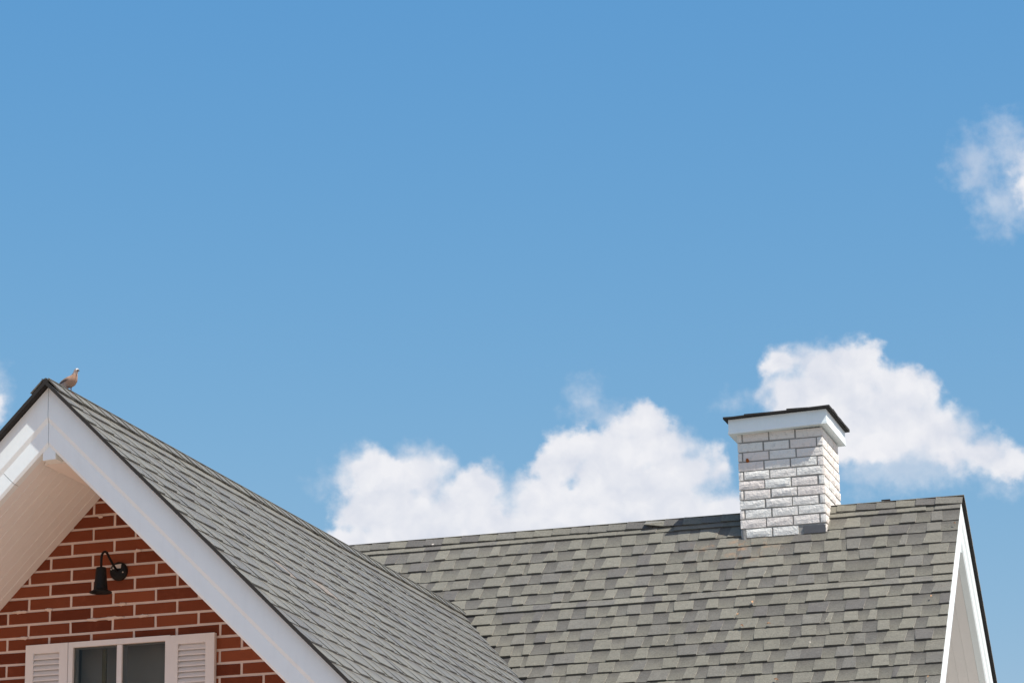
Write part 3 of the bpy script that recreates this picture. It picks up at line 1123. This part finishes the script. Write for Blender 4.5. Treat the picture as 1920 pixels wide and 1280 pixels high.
# rings from tail tip to bill tip: forward, up, half width, half height
RINGS = [(-0.134, 0.038, 0.010, 0.003), (-0.110, 0.042, 0.015, 0.006), (-0.083, 0.047, 0.021, 0.012), (-0.055, 0.052, 0.029, 0.020),
         (-0.030, 0.056, 0.034, 0.028), (-0.005, 0.059, 0.037, 0.034), (0.018, 0.064, 0.036, 0.034), (0.036, 0.074, 0.031, 0.029),
         (0.047, 0.087, 0.022, 0.021), (0.053, 0.099, 0.0165, 0.0155), (0.057, 0.109, 0.0140, 0.0135), (0.062, 0.118, 0.0140, 0.0142),
         (0.069, 0.122, 0.0130, 0.0132), (0.076, 0.122, 0.0100, 0.0100), (0.082, 0.120, 0.0052, 0.0052), (0.089, 0.116, 0.0025, 0.0025), (0.095, 0.112, 0.0008, 0.0008)]
NS = 20
head = Vector((math.cos(R(-24)), math.sin(R(-24)), 0))
side = Vector((-head.y, head.x, 0))
FOOT = Vector((XW + 0.004, 14.494, ZW - 0.010))
DS = 0.95
v, f, cols = [], [], []
for i, (fx, uz, hw_, hh) in enumerate(RINGS):
    i0, i1 = max(i - 1, 0), min(i + 1, len(RINGS) - 1)
    tang = Vector((RINGS[i1][0] - RINGS[i0][0], 0, RINGS[i1][1] - RINGS[i0][1])).normalized()
    nrm = Vector((-tang.z, 0, tang.x))
    for k_ in range(NS):
        a = k_ * 2 * math.pi / NS
        ca, sa = math.cos(a), math.sin(a)
        wing = 1.0
        if 2 <= i <= 6 and -0.35 < sa < 0.75:
            wing = 1.10                                     # folded wing stands a little proud
        loc = Vector((fx, 0, uz)) + nrm * (hh * sa)
        w_ = head * loc.x + side * (hw_ * ca * wing) + Vector((0, 0, loc.z))
        v.append(FOOT + w_ * DS)
        if i <= 1:
            c = (0.16, 0.13, 0.12)
        elif i <= 6 and sa > -0.25 and abs(ca) > 0.25:
            c = (0.24, 0.175, 0.140) if sa > 0.05 else (0.022, 0.019, 0.019)
        elif i <= 6 and sa >= 0:
            c = (0.26, 0.19, 0.15)
        elif i <= 5:
            c = (0.34, 0.30, 0.29)
        elif i <= 9:
            c = (0.38, 0.245, 0.18)
        else:
            c = (0.55, 0.45, 0.40)
        if i in (9, ) and sa > 0.1:
            c = (0.04, 0.035, 0.035)
        if i == 12 and 0.1 < sa < 0.6 and abs(ca) > 0.6:
            c = (0.02, 0.018, 0.018)
        if i in (13,) and sa > 0:
            c = (0.70, 0.68, 0.66)
        if i >= 14:
            c = (0.10, 0.09, 0.09)
        cols.append(c)
for i in range(len(RINGS) - 1):
    for k_ in range(NS):
        m_ = (k_ + 1) % NS
        f.append((i * NS + k_, i * NS + m_, (i + 1) * NS + m_, (i + 1) * NS + k_))
f += [tuple(range(NS))[::-1], tuple(range((len(RINGS) - 1) * NS, len(RINGS) * NS))]
for sd in (-1, 1):                                          # legs and toes
    o = len(v)
    a = head * 0.004 + side * (0.013 * sd)
    lv, lf = tube([FOOT + a + Vector((0, 0, 0.036)), FOOT + a + Vector((0, 0, 0.0)), FOOT + a + head * 0.022 + Vector((0, 0, -0.012))], 0.0032, 6)
    v += lv
    f += [tuple(q + o for q in ff) for ff in lf]
    cols += [(0.30, 0.10, 0.09)] * len(lv)
dove = mk('dove', v, f, M_DOVE, None, cols, smooth=True)
dove['label'] = 'pinkish brown dove with a pale head perched on the roof ridge'
dove['category'] = 'bird'

# ------------------------------------------------------------------ dry leaves on the roof
rg = random.Random(77)
LEAVES = [(-3.195, 21.448, 5.650, 0.035), (-3.144, 20.726, 4.928, 0.03), (-4.580, 21.516, 5.718, 0.05), (-4.677, 21.409, 5.611, 0.035),
          (-4.624, 21.300, 5.502, 0.045), (-4.418, 21.302, 5.504, 0.04), (-4.273, 20.789, 4.991, 0.05), (-3.085, 22.141, 6.343, 0.03)]
for lx, ly, lz, sz in LEAVES:
    sz *= 0.75
    ang = rg.uniform(0, 2 * math.pi)
    A = main_front.a * math.cos(ang) + main_front.d * math.sin(ang)
    Bv = main_front.n.cross(A)
    base = Vector((lx, ly, lz)) + main_front.n * 0.006
    v = []
    for i in range(6):
        u = i / 5
        wd = sz * 0.28 * math.sin(math.pi * min(max(u, 0.04), 0.97))
        for k_ in (-1, 0, 1):
            hgt = 0.004 + 0.007 * abs(k_) + 0.006 * math.sin(u * 3)
            v.append(base + A * (u - 0.5) * sz + Bv * wd * k_ + main_front.n * hgt)
    f = []
    for i in range(5):
        for k_ in range(2):
            o = i * 3 + k_
            f.append((o, o + 1, o + 4, o + 3))
    lf = mk('dry_leaf', v, f, M_LEAF, None)
    so = lf.modifiers.new('thickness', 'SOLIDIFY')
    so.thickness = 0.001
    lf['label'] = 'small orange dry leaf lying on the grey shingles below the chimney' if lx < -4 else 'small orange dry leaf lying on the shingles beside the roof rake'
    if lz > 6:
        lf['label'] = 'tiny dry leaf on the shingles just under the end of the main ridge'
    lf['category'] = 'leaf'
    lf['group'] = 'dry leaves on the main roof below the chimney' if lx < -4 else 'dry leaves beside the rake of the main roof'
